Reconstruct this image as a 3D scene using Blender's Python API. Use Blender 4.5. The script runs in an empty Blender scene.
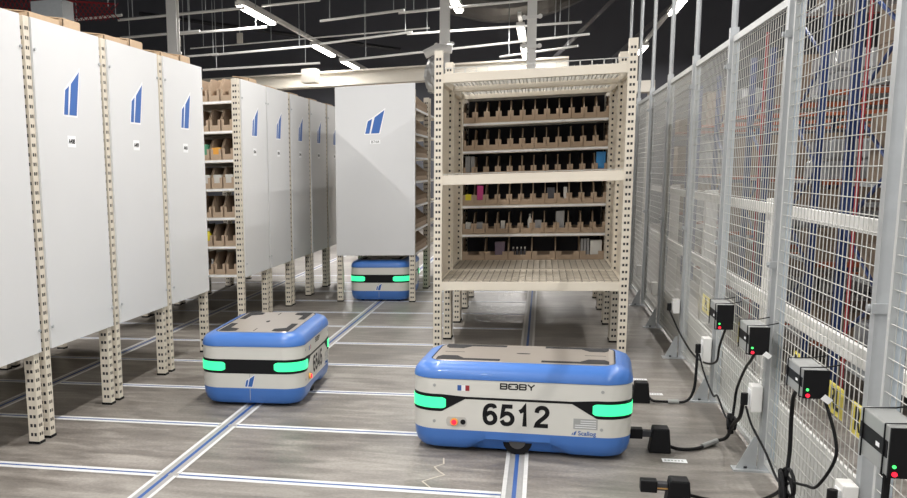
import bpy, bmesh, math, random
from mathutils import Vector, Matrix
random.seed(7)
C = bpy.context.scene.collection
PI = math.pi

# ------------------------------------------------------------------ materials
def mat(name, col, rough=.5, metal=0, var=0, scale=8, bump=0, emit=None, estr=0, coat=0):
    m = bpy.data.materials.new(name); m.use_nodes = True
    nt = m.node_tree; b = nt.nodes['Principled BSDF']
    b.inputs['Base Color'].default_value = (*col, 1)
    b.inputs['Roughness'].default_value = rough
    b.inputs['Metallic'].default_value = metal
    b.inputs['Coat Weight'].default_value = coat
    tc = nt.nodes.new('ShaderNodeTexCoord')
    n = nt.nodes.new('ShaderNodeTexNoise'); n.inputs['Scale'].default_value = scale
    n.inputs['Detail'].default_value = 4
    nt.links.new(tc.outputs['Object'], n.inputs['Vector'])
    r = nt.nodes.new('ShaderNodeMapRange')
    v = max(var, .03)
    r.inputs['To Min'].default_value = 1 - v; r.inputs['To Max'].default_value = 1 + v
    nt.links.new(n.outputs['Fac'], r.inputs['Value'])
    mx = nt.nodes.new('ShaderNodeVectorMath'); mx.operation = 'SCALE'
    mx.inputs[0].default_value = col
    nt.links.new(r.outputs['Result'], mx.inputs['Scale'])
    nt.links.new(mx.outputs['Vector'], b.inputs['Base Color'])
    if bump:
        bp = nt.nodes.new('ShaderNodeBump'); bp.inputs['Strength'].default_value = bump
        bp.inputs['Distance'].default_value = .01
        nt.links.new(n.outputs['Fac'], bp.inputs['Height'])
        nt.links.new(bp.outputs['Normal'], b.inputs['Normal'])
    if emit:
        b.inputs['Emission Color'].default_value = (*emit, 1)
        b.inputs['Emission Strength'].default_value = estr
    return m

M = {}
M['cream'] = mat('cream_powder_coat', (.68, .62, .52), .45)
M['panel'] = mat('white_panel', (.66, .665, .67), .5, var=.02, scale=2)
M['blue_logo'] = mat('blue_print', (.03, .12, .40), .5)
M['halo'] = mat('white_print', (.85, .85, .86), .5)
M['label'] = mat('paper_label', (.86, .87, .88), .6)
M['ink'] = mat('black_ink', (.008, .008, .009), .5)
M['card'] = mat('cardboard', (.44, .33, .235), .85, var=.15, scale=14)
M['card2'] = mat('cardboard_pale', (.52, .38, .25), .85, var=.12, scale=10)
M['rwhite'] = mat('robot_white', (.66, .65, .60), .35, var=.02, coat=.2)
M['recess'] = mat('recess_grey', (.50, .49, .46), .5)
M['rblue'] = mat('robot_blue', (.055, .175, .52), .38, var=.03, coat=.2)
M['rdark'] = mat('robot_dark_blue', (.035, .12, .38), .4)
M['black'] = mat('black_plastic', (.008, .008, .009), .5)
M['pad'] = mat('black_rubber_pad', (.03, .03, .032), .6)
M['plate'] = mat('brushed_plate', (.55, .50, .45), .28, metal=.55, var=.05, scale=20)
M['green'] = mat('green_light', (.02, .25, .12), .3, emit=(.05, 1, .36), estr=1.05)
M['red_led'] = mat('red_led', (.8, .02, .03), .3, emit=(1, .01, .04), estr=1.3)
M['green_led'] = mat('green_led', (.1, .8, .2), .3, emit=(.05, 1, .15), estr=1.3)
M['amber'] = mat('amber_ring', (.8, .45, .08), .4)
M['steel'] = mat('galvanised_steel', (.46, .48, .49), .42, metal=.35, var=.1, scale=25)
M['groove'] = mat('deck_gap_shade', (.30, .27, .23), .5)  # dark bars stand in for shaded gaps between the deck slats
M['wire'] = mat('mesh_wire', (.52, .52, .49), .45, metal=.1)
M['sheet'] = mat('pale_steel_sheet', (.40, .45, .49), .45, metal=.15)
M['rail_white'] = mat('white_rail', (.80, .79, .76), .5)
M['frame'] = mat('galvanised_frame', (.56, .57, .56), .45, metal=.1)
M['crack'] = mat('crack_filler', (.55, .50, .42), .7)
M['kick'] = mat('grey_white_board', (.50, .50, .48), .6, var=.05)
M['ch_grey'] = mat('charger_grey', (.40, .41, .40), .4, metal=.3)
M['yellow'] = mat('yellow_sign', (.80, .68, .12), .6)
M['rack_blue'] = mat('rack_blue', (.012, .035, .14), .5)
M['rack_orange'] = mat('rack_orange', (.30, .075, .03), .5)
M['wrap'] = mat('silver_wrap', (.40, .41, .42), .22, metal=.3, var=.35, scale=7, bump=.9)
M['carton'] = mat('carton_brown', (.22, .165, .12), .8, var=.2, scale=4)
M['red'] = mat('red_paint', (.30, .02, .03), .5)
M['pipe'] = mat('white_pipe', (.84, .83, .80), .4)
M['beamc'] = mat('beige_beam', (.62, .58, .51), .6, var=.1, scale=2)
M['duct'] = mat('grey_duct', (.10, .095, .09), .45, metal=.4, var=.2, scale=3)
M['foil'] = mat('silver_foil', (.5, .5, .49), .35, metal=.5, var=.3, scale=10, bump=.6)
M['dark'] = mat('dark_steel', (.05, .05, .055), .6)
M['slate'] = mat('slate_wall', (.10, .103, .12), .8, var=.12, scale=.8)
M['ceil'] = mat('black_ceiling', (.035, .034, .037), .9, var=.2, scale=1)
M['wall'] = mat('grey_wall', (.16, .16, .165), .85, var=.1, scale=.6)
M['lamp'] = mat('lamp_tube', (1, 1, 1), .4, emit=(1, .95, .86), estr=16)
M['tape_white'] = mat('white_tape', (.70, .70, .69), .5, var=.12, scale=30)
M['tape_clear'] = mat('grey_tape', (.36, .355, .345), .35, var=.12, scale=30)
M['tape_blue'] = mat('blue_tape', (.03, .10, .33), .5, var=.1, scale=30)
M['copper'] = mat('copper_strip', (.6, .35, .12), .4, metal=.6)
for nm, c in (('i_blue', (.03, .25, .6)), ('i_pink', (.6, .05, .25)), ('i_yellow', (.75, .65, .03)), ('i_white', (.62, .61, .57)),
              ('i_grey', (.3, .3, .3)), ('i_green', (.07, .28, .16)), ('i_purple', (.13, .09, .13)), ('i_orange', (.75, .35, .05)), ('i_dark', (.06, .06, .07))):
    M[nm] = mat('item_' + nm[2:], c, .45)

def floor_mat():
    m = bpy.data.materials.new('concrete_floor'); m.use_nodes = True
    nt = m.node_tree; b = nt.nodes['Principled BSDF']
    tc = nt.nodes.new('ShaderNodeTexCoord')
    def noise(s, d, sc=(1, 1, 1), dist=0):
        mp = nt.nodes.new('ShaderNodeMapping'); mp.inputs['Scale'].default_value = sc
        nt.links.new(tc.outputs['Object'], mp.inputs['Vector'])
        n = nt.nodes.new('ShaderNodeTexNoise'); n.inputs['Scale'].default_value = s; n.inputs['Detail'].default_value = d
        n.inputs['Distortion'].default_value = dist
        nt.links.new(mp.outputs['Vector'], n.inputs['Vector']); return n
    a = noise(.9, 6, dist=.6); c = noise(4, 10, (.7, 2.6, 1), .8); g = noise(60, 3)
    def mixv(x, y, f):
        q = nt.nodes.new('ShaderNodeMix'); q.data_type = 'FLOAT'; q.inputs['Factor'].default_value = f
        nt.links.new(x, q.inputs['A']); nt.links.new(y, q.inputs['B']); return q.outputs['Result']
    v = mixv(mixv(a.outputs['Fac'], c.outputs['Fac'], .5), g.outputs['Fac'], .14)
    r = nt.nodes.new('ShaderNodeValToRGB')
    e = r.color_ramp.elements
    e[0].position = .37; e[0].color = (.115, .102, .090, 1)
    e[1].position = .63; e[1].color = (.37, .345, .31, 1)
    k = e.new(.5); k.color = (.22, .20, .178, 1)
    nt.links.new(v, r.inputs['Fac'])
    nt.links.new(r.outputs['Color'], b.inputs['Base Color'])
    rr = nt.nodes.new('ShaderNodeMapRange'); rr.inputs['To Min'].default_value = .3; rr.inputs['To Max'].default_value = .55
    nt.links.new(c.outputs['Fac'], rr.inputs['Value']); nt.links.new(rr.outputs['Result'], b.inputs['Roughness'])
    bp = nt.nodes.new('ShaderNodeBump'); bp.inputs['Strength'].default_value = .08; bp.inputs['Distance'].default_value = .005
    nt.links.new(g.outputs['Fac'], bp.inputs['Height']); nt.links.new(bp.outputs['Normal'], b.inputs['Normal'])
    return m
for q in ('black', 'ink', 'dark', 'pad'): M[q].node_tree.nodes['Principled BSDF'].inputs['Specular IOR Level'].default_value = .18
M['floor'] = floor_mat()

# ------------------------------------------------------------------ helpers
def box(bm, x0, x1, y0, y1, z0, z1):
    vs = [bm.verts.new((x, y, z)) for z in (z0, z1) for x, y in ((x0, y0), (x1, y0), (x1, y1), (x0, y1))]
    for f in ((3, 2, 1, 0), (4, 5, 6, 7), (0, 1, 5, 4), (1, 2, 6, 5), (2, 3, 7, 6), (3, 0, 4, 7)):
        bm.faces.new([vs[i] for i in f])
    return vs
def prism(bm, pts, d, axis='y'):
    """outline pts extruded: axis y: pts=(x,z) from y=d[0] to d[1]; x: pts=(y,z); z: pts=(x,y)"""
    def co(p, k):
        return {'y': (p[0], k, p[1]), 'x': (k, p[0], p[1]), 'z': (p[0], p[1], k)}[axis]
    a = [bm.verts.new(co(p, d[0])) for p in pts]; b = [bm.verts.new(co(p, d[1])) for p in pts]
    n = len(pts)
    bm.faces.new(a); bm.faces.new(b[::-1])
    for i in range(n): bm.faces.new([a[i], b[i], b[(i + 1) % n], a[(i + 1) % n]])
def tube(bm, pts, r, n=8, caps=True):
    pts = [Vector(p) for p in pts]; rings = []
    up = Vector((0, 0, 1)); prev = None
    for i, p in enumerate(pts):
        t = (pts[min(i + 1, len(pts) - 1)] - pts[max(i - 1, 0)]).normalized()
        if prev is None:
            ref = up if abs(t.dot(up)) < .9 else Vector((1, 0, 0))
            u = t.cross(ref).normalized()
        else:
            u = (prev - t * prev.dot(t)).normalized()
        prev = u; v = t.cross(u)
        rings.append([bm.verts.new(p + (u * math.cos(2 * PI * k / n) + v * math.sin(2 * PI * k / n)) * r) for k in range(n)])
    for a, b in zip(rings, rings[1:]):
        for k in range(n): bm.faces.new((a[k], a[(k + 1) % n], b[(k + 1) % n], b[k]))
    if caps: bm.faces.new(rings[0][::-1]); bm.faces.new(rings[-1])
def disc(bm, c, r, h, axis='z', n=20):
    d = {'z': (0, 0, h), 'y': (0, h, 0), 'x': (h, 0, 0)}[axis]
    tube(bm, [c, (c[0] + d[0], c[1] + d[1], c[2] + d[2])], r, n)
def smoothpath(pts, k=8):
    out = []; P = [Vector(p) for p in pts]; P = [P[0]] + P + [P[-1]]
    for i in range(1, len(P) - 2):
        for j in range(k):
            t = j / k; a, b, c, d = P[i - 1], P[i], P[i + 1], P[i + 2]
            out.append(.5 * ((2 * b) + (c - a) * t + (2 * a - 5 * b + 4 * c - d) * t * t + (3 * b - a - 3 * c + d) * t ** 3))
    out.append(P[-2]); return out
def mesh(name, bm, m, smooth=False, bevel=0):
    if bevel:
        bmesh.ops.bevel(bm, geom=list(bm.edges), offset=bevel, segments=2, affect='EDGES', profile=.5)
    bmesh.ops.recalc_face_normals(bm, faces=list(bm.faces))
    me = bpy.data.meshes.new(name); bm.to_mesh(me); bm.free()
    for mm in (m if isinstance(m, (list, tuple)) else [m]): me.materials.append(mm)
    if smooth:
        me.shade_smooth()
        try: me.set_sharp_from_angle(angle=math.radians(40))
        except Exception: pass
    return me
def put(name, me, parent=None, loc=(0, 0, 0), rot=(0, 0, 0)):
    o = bpy.data.objects.new(name, me); C.objects.link(o); o.parent = parent
    o.location = loc; o.rotation_euler = rot; return o
def obj(name, bm, m, parent=None, loc=(0, 0, 0), rot=(0, 0, 0), smooth=False, bevel=0):
    return put(name, mesh(name, bm, m, smooth, bevel), parent, loc, rot)
def new(): return bmesh.new()
def tag(o, label, cat, group=None):
    o['label'] = label; o['category'] = cat
    if group: o['group'] = group
    return o
def thing(name, label, cat, loc=(0, 0, 0), rz=0, group=None):
    o = bpy.data.objects.new(name, None); C.objects.link(o)
    o.location = loc; o.rotation_euler = (0, 0, rz); return tag(o, label, cat, group)
def struct(name, bm, m, **k):
    o = obj(name, bm, m, **k); o['kind'] = 'structure'; return o
def copy_tree(o, parent=None):
    c = o.copy(); C.objects.link(c); c.parent = parent
    for ch in list(o.children): copy_tree(ch, c)
    return c
_tc = {}
def text_mesh(s, size, bold=0, extr=.0006, sx=1, spacing=1):
    cu = bpy.data.curves.new('txt', 'FONT'); cu.body = s; cu.size = size; cu.offset = bold; cu.extrude = extr
    cu.align_x = 'CENTER'; cu.align_y = 'CENTER'; cu.space_character = spacing
    o = bpy.data.objects.new('txt', cu); C.objects.link(o)
    bpy.context.view_layer.update()
    dg = bpy.context.evaluated_depsgraph_get()
    me = bpy.data.meshes.new_from_object(o.evaluated_get(dg)); bpy.data.objects.remove(o)
    for v in me.vertices: v.co.x *= sx
    # stand upright facing -Y
    me.transform(Matrix.Rotation(PI / 2, 4, 'X')); me.materials.clear(); return me
def text(name, s, size, m, parent, loc, rz=0, **k):
    me = text_mesh(s, size, **k); me.materials.append(m); return put(name, me, parent, loc, (0, 0, rz))
ORD = ['', 'first', 'second', 'third', 'fourth', 'fifth', 'sixth', 'seventh', 'eighth', 'ninth', 'tenth', 'eleventh', 'twelfth', 'thirteenth']

# ------------------------------------------------------------------ setting
bm = new(); box(bm, -16, 12, -6, 26, -.1, 0); struct('floor', bm, M['floor'])
bm = new(); box(bm, -16, 12, 26, 26.2, 0, 7); struct('wall_back', bm, M['slate'])
bm = new(); box(bm, -16.2, -16, -6, 26.2, 0, 7); struct('wall_left', bm, M['wall'])
bm = new(); box(bm, 12, 12.2, -6, 26.2, 0, 7); struct('wall_right', bm, M['wall'])
bm = new(); box(bm, -16.2, 12.2, -6.2, 26.2, 7, 7.2); struct('ceiling', bm, M['ceil'])

pts = [(-.44, 4.78), (-.43, 4.68), (-.47, 4.62), (-.44, 4.55), (-.41, 4.50), (-.46, 4.44), (-.50, 4.38), (-.44, 4.27)]
bm = new()
for a, b in zip(pts, pts[1:]):
    d = Vector((b[0] - a[0], b[1] - a[1])).normalized(); n = Vector((-d.y, d.x)) * .0035
    bm.faces.new([bm.verts.new((p[0] + q * n.x, p[1] + q * n.y, .0004)) for p, q in ((a, 1), (b, 1), (b, -1), (a, -1))])
obj('crack_filler', bm, M['crack'], bpy.data.objects['floor'])
# guide tapes on the floor
def tape_long(x, y0, y1, lab):
    t = thing('guide_tape', lab, 'floor tape', (x, y0, 0), 0, 'guide tapes running away from the camera')
    L = y1 - y0
    bm = new(); box(bm, -.052, .052, 0, L, .0005, .0012); obj('backing_strip', bm, M['tape_clear'], t)
    for s in (-1, 1):
        bm = new(); box(bm, s * .044 - .009, s * .044 + .009, 0, L, .0012, .002); obj('white_stripe', bm, M['tape_white'], t)
    bm = new(); box(bm, -.009, .009, 0, L, .0012, .002); obj('blue_stripe', bm, M['tape_blue'], t)
tape_long(-1.70, 2, 22, 'long white and blue guide tape running under the robot numbered 6545')
tape_long(-.09, 2, 22, 'long white and blue guide tape running under the robot numbered 6512')
tape_long(-3.31, 2, 22, 'long white and blue guide tape running beneath the left row of racks')
CY = [3.30, 4.25, 5.21, 6.17, 7.11, 8.05, 8.97, 9.90, 10.83, 11.75, 12.7, 13.6]
CW = ['just outside the lower edge of the photo', 'nearest the camera in front of robot 6512', 'second from the camera crossing under the numbered robots',
      'third from the camera beside robot 6545', 'fourth from the camera just behind robot 6545', 'fifth from the camera under the centre racks']
for i, y in enumerate(CY):
    if i == 0: continue
    w = CW[i] if i < len(CW) else '%s from the camera on the far floor' % ORD[i]
    x1 = -.145
    t = thing('cross_tape', 'thin white and blue cross tape, ' + w, 'floor tape', (0, y, 0), 0, 'guide tapes running across the aisle')
    bm = new(); 
    for a, b in ((-6.5, -3.365), (-3.255, -1.755), (-1.645, x1)):
        box(bm, a, b, -.044, .044, .0004, .0012)
    obj('white_stripe', bm, M['tape_white'], t)
    bm = new()
    for a, b in ((-6.5, -3.365), (-3.255, -1.755), (-1.645, x1)):
        box(bm, a, b, -.0085, .0085, .0012, .0018)
    obj('blue_stripe', bm, M['tape_blue'], t)
    if i in (1, 2):
        bm = new()
        for k in range(4): box(bm, -1.76 + k * .032, -1.745 + k * .032, -.02, .02, .002, .0026)
        obj('crossing_mark', bm, M['tape_clear'], t)

# ------------------------------------------------------------------ perforated post
def post_mesh(h, w=.06, pitch=.05, hs=.0145):
    bm = new(); a = w / 2
    xs = [-a, -a + .012, -a + .012 + hs, a - .012 - hs, a - .012, a]
    zs = [0]; z = .03
    while z + hs < h - .01:
        zs += [z, z + hs * 1.25]; z += pitch
    zs.append(h)
    for side in range(4):
        ca, sa = math.cos(side * PI / 2), math.sin(side * PI / 2)
        def V(x, z, y=-a): return bm.verts.new((x * ca - y * sa, x * sa + y * ca, z))
        g = [[V(x, z) for x in xs] for z in zs]
        for i in range(len(zs) - 1):
            for j in range(5):
                if i % 2 == 1 and j in (1, 3): continue
                bm.faces.new((g[i][j], g[i][j + 1], g[i + 1][j + 1], g[i + 1][j]))
    k = a - .006  # dark inner liner stands in for shade inside the punched holes
    for side in range(4):
        ca, sa = math.cos(side * PI / 2), math.sin(side * PI / 2)
        fc = bm.faces.new([bm.verts.new((x * ca + k * sa, x * sa - k * ca, z)) for x, z in ((-k, .01), (k, .01), (k, h - .01), (-k, h - .01))]); fc.material_index = 1
    # end caps
    for z in (0, h): bm.faces.new([bm.verts.new((x, y, z)) for x, y in ((-a, -a), (a, -a), (a, a), (-a, a))])
    me = bpy.data.meshes.new('post'); bm.to_mesh(me); bm.free(); me.materials.append(M['cream']); me.materials.append(M['dark']); return me
POST = post_mesh(2.25)
bm = new(); box(bm, -.034, .034, -.034, .034, 0, .014); FOOT = mesh('foot', bm, M['black'])
def posts(t, xs, ys):
    for x in xs:
        for y in ys:
            p = put('post', POST, t, (x, y, .014)); put('foot_pad', FOOT, p, (0, 0, -.014))

LV = [.53, .79, 1.05, 1.31, 1.565, 1.82, 2.08]      # shelf heights (top face)
def logo(parent, cx, cz, h, face, off=.001):
    """two slanted blue bars; face 'x' = on a +X panel, 'y' = on a -Y panel"""
    def poly(pts, g, o):
        pts = [(cx + px * h, cz + pz * h) for px, pz in pts]
        return pts
    bars = [[(-.43, -.5), (-.24, -.5), (-.11, .145), (-.31, .04)], [(-.17, -.5), (.2, -.5), (.44, .5), (.0, .2)]]
    halo = [[(-.47, -.54), (-.21, -.54), (-.06, .23), (-.35, .07)], [(-.22, -.54), (.24, -.54), (.49, .6), (-.05, .24)]]
    bmh = new(); bmb = new()
    for pts, b, o in ((halo, bmh, off), (bars, bmb, off + .0008)):
        for q in pts:
            q = poly(q, 0, 0)
            if face == 'y': prism(b, q, (-o, -o + .0006), 'y')
            else: prism(b, q, (o - .0006, o), 'x')
    e = obj('logo_backing', bmh, M['halo'], parent); obj('logo_mark', bmb, M['blue_logo'], e); return e

LVC = [.57, .815, 1.08, 1.335, 1.58, 1.83, 2.08]
def shelf_mesh(x0, x1, y0, y1, fronts=('y0', 'y1')):
    bm = new()
    box(bm, x0, x1, y0, y1, -.012, 0)
    box(bm, x0, x1, y0 - .004, y0 + .008, -.028, 0); box(bm, x0, x1, y1 - .008, y1 + .004, -.028, 0)
    return mesh('shelf', bm, M['cream'])

# tray bin: open front with a U notch, sides rising towards the back (front faces -Y)
def bin_mesh(w, d=.40, h=.097, hb=.19, notch=.048):
    bm = new(); t = .004; a = w / 2
    box(bm, -a, a, 0, d, .001, .005)
    n = w * .24
    prism(bm, [(-a, .001), (a, .001), (a, h), (a - n, h), (a - n, notch), (-a + n, notch), (-a + n, h), (-a, h)], (0, t), 'y')
    for s in (-1, 1):
        x0, x1 = sorted((s * a, s * (a - t)))
        prism(bm, [(0, .001), (d, .001), (d, hb), (.12, hb), (.03, h + .012), (0, h)], (x0, x1), 'x')
    box(bm, -a, a, d - t, d, .001, .05)
    return mesh('bin', bm, M['card'])
BIN = bin_mesh(.104); BINW = bin_mesh(.208, h=.08, hb=.19)
BINTOP = bin_mesh(.104, d=.38, h=.10, hb=.20)
# price strip under every bin front is part of the shelf
def strip_mesh(x0, x1, y):
    bm = new(); box(bm, x0, x1, y - .006, y - .0045, -.022, -.006); return mesh('label_strip', bm, M['label'])
    n = int((x1 - x0) / .105)
    for k in range(n):
        a = x0 + .02 + k * (x1 - x0 - .02) / n
        box(bm, a, a + .045, y - .006, y - .0045, -.024, -.004)
    return mesh('label_strip', bm, M['label'])

def rack(label, loc, rz=0, W=1.36, D=.88, group=None, panel=None, lv=None):
    """local: length W along x, depth D along y, origin at centre"""
    t = thing('shelving_rack', label, 'shelving rack', loc, rz, group)
    xs = (-W / 2 + .03, W / 2 - .03); ys = (-D / 2 + .03, D / 2 - .03)
    posts(t, xs, ys)
    sm = shelf_mesh(-W / 2 + .06, W / 2 - .06, -D / 2 + .012, D / 2 - .012)
    st = strip_mesh(-W / 2 + .06, W / 2 - .06, -D / 2 + .012)
    for z in (lv or LV):
        s = put('shelf', sm, t, (0, 0, z)); put('price_strip', st, s)
    if panel:
        pm, face = panel
        p = put('end_panel', pm, t)
    return t

def end_panel(D, flip):
    """panel on +x end, local plane yz; leaves one post free at -y end (or +y when flip)"""
    bm = new()
    y0, y1 = (-D / 2 + .062, D / 2 + .012)
    if flip: y0, y1 = -y1, -y0
    box(bm, 0, .012, y0, y1, .50, 2.262)
    o = mesh('end_panel', bm, M['panel'], bevel=0)
    return o, (y0 + y1) / 2
PN = {f: end_panel(.88, f) for f in (False, True)}
bm = new(); 
BOLT = None
def bolts(parent, ys, zs, x):
    for y in ys:
        for z in zs:
            bm = new(); disc(bm, (x, y, z), .008, .01, 'x', 8); obj('bolt', bm, M['steel'], parent)
def row_rack(y0, flip, label, group, code, code_px, D=.88):
    X = -2.6
    t = rack(label, (X - .68, y0 + D / 2, 0), 0, 1.36, D, group)
    me, mid = PN[flip]
    p = put('end_panel', me, t, (.68, 0, 0))
    logo(p, mid + .01, 1.905, .25, 'x', .0126)
    bm = new(); box(bm, .0122, .0132, mid - .075, mid + .03, 1.60, 1.665); cl = obj('code_label', bm, M['label'], p)
    text('code_text', code, .036, M['ink'], cl, (.0134, mid - .022, 1.632), PI / 2, bold=.0012)
    bolts(p, (mid - .40, mid + .40), (.62, 2.1), .012)
    return t
def topboxes(x, y0, spec, names):
    """cardboard cartons lying on the top shelf, top edges showing above the end panel"""
    for (dy, w, h, d), nm in zip(spec, names):
        bm = new(); t = .005
        # open carton with one flap
        box(bm, -d, 0, 0, w, .001, .008)
        box(bm, -t, 0, 0, w, .001, h); box(bm, -d, -d + t, 0, w, .001, h)
        box(bm, -d, 0, 0, t, .001, h); box(bm, -d, 0, w - t, w, .001, h)
        prism(bm, [(-t, h), (-t, h + .006), (-.16, h + .03), (-.16, h + .024)], (0, w), 'y')
        tag(obj('cardboard_box', bm, M['card2'], None, (x - .02, y0 + dy, LV[6])), nm, 'cardboard box', 'cartons on top of the left racks')

names_row1 = ['white-panelled shelving rack at the left frame edge, cut off, without visible logo',
              'nearest fully visible white-panelled rack at far left with label A408',
              'second fully visible white-panelled rack of the near left row with label A409',
              'last white-panelled rack of the near left row, above and beside robot 6545']
for i, (y0, c) in enumerate(((3.81, 'A407'), (4.76, 'A408'), (5.71, 'A409'), (6.66, 'A410'))):
    row_rack(y0, False, names_row1[i], 'white-panelled racks of the near left row', c, 0)
    tops = [(.10, .36, .215, .3), (.50, .22, .235, .3)]
    nm = ['shallow tan carton, nearer one on the %s near-left rack' % ORD[i + 1],
          'small tan carton, further one on the %s near-left rack' % ORD[i + 1]]
    topboxes(-2.6, y0, tops, nm)
row2 = [(8.55, False), (9.50, True), (10.45, True), (11.40, True), (12.35, True)]
for i, (y0, fl) in enumerate(row2):
    row_rack(y0, fl, 'white-panelled rack of the far left row, %s counted from the camera' % ORD[i + 1] + (', bins showing' if i == 0 else ''),
             'white-panelled racks of the far left row', ('B7%dA' % (4 + i)), 0)
    topboxes(-2.6, y0, [(.12, .34, .20, .3), (.5, .24, .19, .3)] if i else [(.43, .26, .22, .3), (.70, .10, .19, .3)],
             ['longer tan carton on top of the %s rack of the far left row' % ORD[i + 1],
              'shorter tan carton on top of the %s rack of the far left row' % ORD[i + 1]])
LEVEL = ['lowest', 'second lowest', 'third lowest', 'middle', 'third highest', 'second highest', 'topmost']
# bins on the front of the first far-row rack
for l, z in enumerate(LV):
    for k in range(6):
        x = -2.6 - .06 - .055 - k * .112
        o = put('picking_bin', BINTOP if l == 6 else BIN, None, (x, 8.565, z + .0005))
        tag(o, 'cardboard picking bin, %s from right, %s shelf of first far-left rack' % (ORD[k + 1], LEVEL[l]), 'cardboard bin', 'picking bins on the front of the far left rack')
def simple_box(name, x, y, z, w, d, h, m, lab, cat='product', rz=0, ry=0):
    bm = new(); box(bm, -w / 2, w / 2, -d / 2, d / 2, 0, h)
    return tag(obj(name, bm, M[m], None, (x, y, z), (0, ry, rz), bevel=min(.003, w * .1)), lab, cat)
def bottle(x, y, z, r, h, m, cap, lab):
    t = thing('bottle', lab, 'bottle', (x, y, z))
    bm = new(); prof = [(0, .8), (.05, 1), (.6, 1), (.72, .8), (.8, .42), (.86, .42)]
    rings = [[bm.verts.new((r * q * math.cos(a * PI / 6), r * q * math.sin(a * PI / 6), h * p)) for a in range(12)] for p, q in prof]
    for a, b in zip(rings, rings[1:]):
        for k in range(12): bm.faces.new((a[k], a[(k + 1) % 12], b[(k + 1) % 12], b[k]))
    bm.faces.new(rings[0][::-1]); bm.faces.new(rings[-1])
    obj('body', bm, M[m], t, smooth=True)
    bm = new(); disc(bm, (0, 0, h * .86), r * .5, h * .14, 'z', 12); obj('cap', bm, M[cap], t)
FB = 8.61
bottle(-2.6 - .06 - .055 - 2 * .112, FB, LV[1] + .008, .028, .15, 'i_yellow', 'i_white', 'yellow bottle standing in a bin on the second lowest shelf of first far-left rack')
simple_box('product_box', -2.6 - .06 - .055 - 2 * .112, FB, LV[4] + .008, .07, .08, .13, 'i_green', 'green product pack in a bin on the third highest shelf of first far-left rack')
simple_box('product_box', -2.6 - .06 - .055 - 1 * .112, FB, LV[4] + .008, .08, .08, .10, 'i_orange', 'pale orange pack on the third highest shelf of first far-left rack')
for k in range(3):
    simple_box('product_box', -2.6 - .06 - .055 - k * .112, FB, LV[3] + .008, .075, .05, .115, 'i_white', 'white product pack, %s from the right on the middle shelf of first far-left rack' % ORD[k + 1])
    bottle(-2.6 - .06 - .10 - k * .05 - .15, FB, LV[0] + .008, .018, .13, 'i_grey', 'i_white', 'small grey bottle, %s from right, lowest shelf of first far-left rack' % ORD[k + 1])

# ------------------------------------------------------------------ cart carried by the far robot
def end_rack(cx, y0, label, with_panel):
    # length along Y: rotate by 90 degrees
    t = rack(label, (cx, y0 + .68, 0), PI / 2, 1.36, .86, 'tall racks standing lengthwise in the left aisle')
    if with_panel:
        bm = new(); box(bm, -.43, .43, -.012, 0, .515, 2.33)
        p = obj('end_panel', bm, M['panel'], t, (-.68, 0, 0), (0, 0, -PI / 2))
        logo(p, .0, 1.945, .24, 'y', .0126)
        bm = new(); box(bm, -.05, .06, -.0132, -.0122, 1.715, 1.755); cl = obj('code_label', bm, M['label'], p)
        text('code_text', 'B74A', .04, M['ink'], cl, (.005, -.0134, 1.735), 0)
    return t
end_rack(-1.745, 10.77, 'tall white-panelled rack with blue logo standing over the far robot', True)
end_rack(-1.745, 12.25, 'cream rack standing directly behind the white-panelled rack over the far robot', False)
for l, z in enumerate(LV):
    for k in range(2 if l == 6 else 0, 11):
        o = put('picking_bin', BINTOP if l == 6 else BIN, None, (-1.332, 10.89 + k * .1115, z + .0005), (0, 0, PI / 2))
        tag(o, 'cardboard picking bin, %s from camera, %s shelf, rack over far robot' % (ORD[k + 1], LEVEL[l]), 'cardboard bin', 'picking bins on the side of the rack over the far robot')
for k in range(2):
    simple_box('cardboard_box', -1.92 + k * .345, 10.935, LV[6] + .001, .33, .19, .26, 'card2', 'tan carton on top of the rack over the far robot, %s one' % ('left' if k == 0 else 'right'), 'cardboard box')

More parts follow.
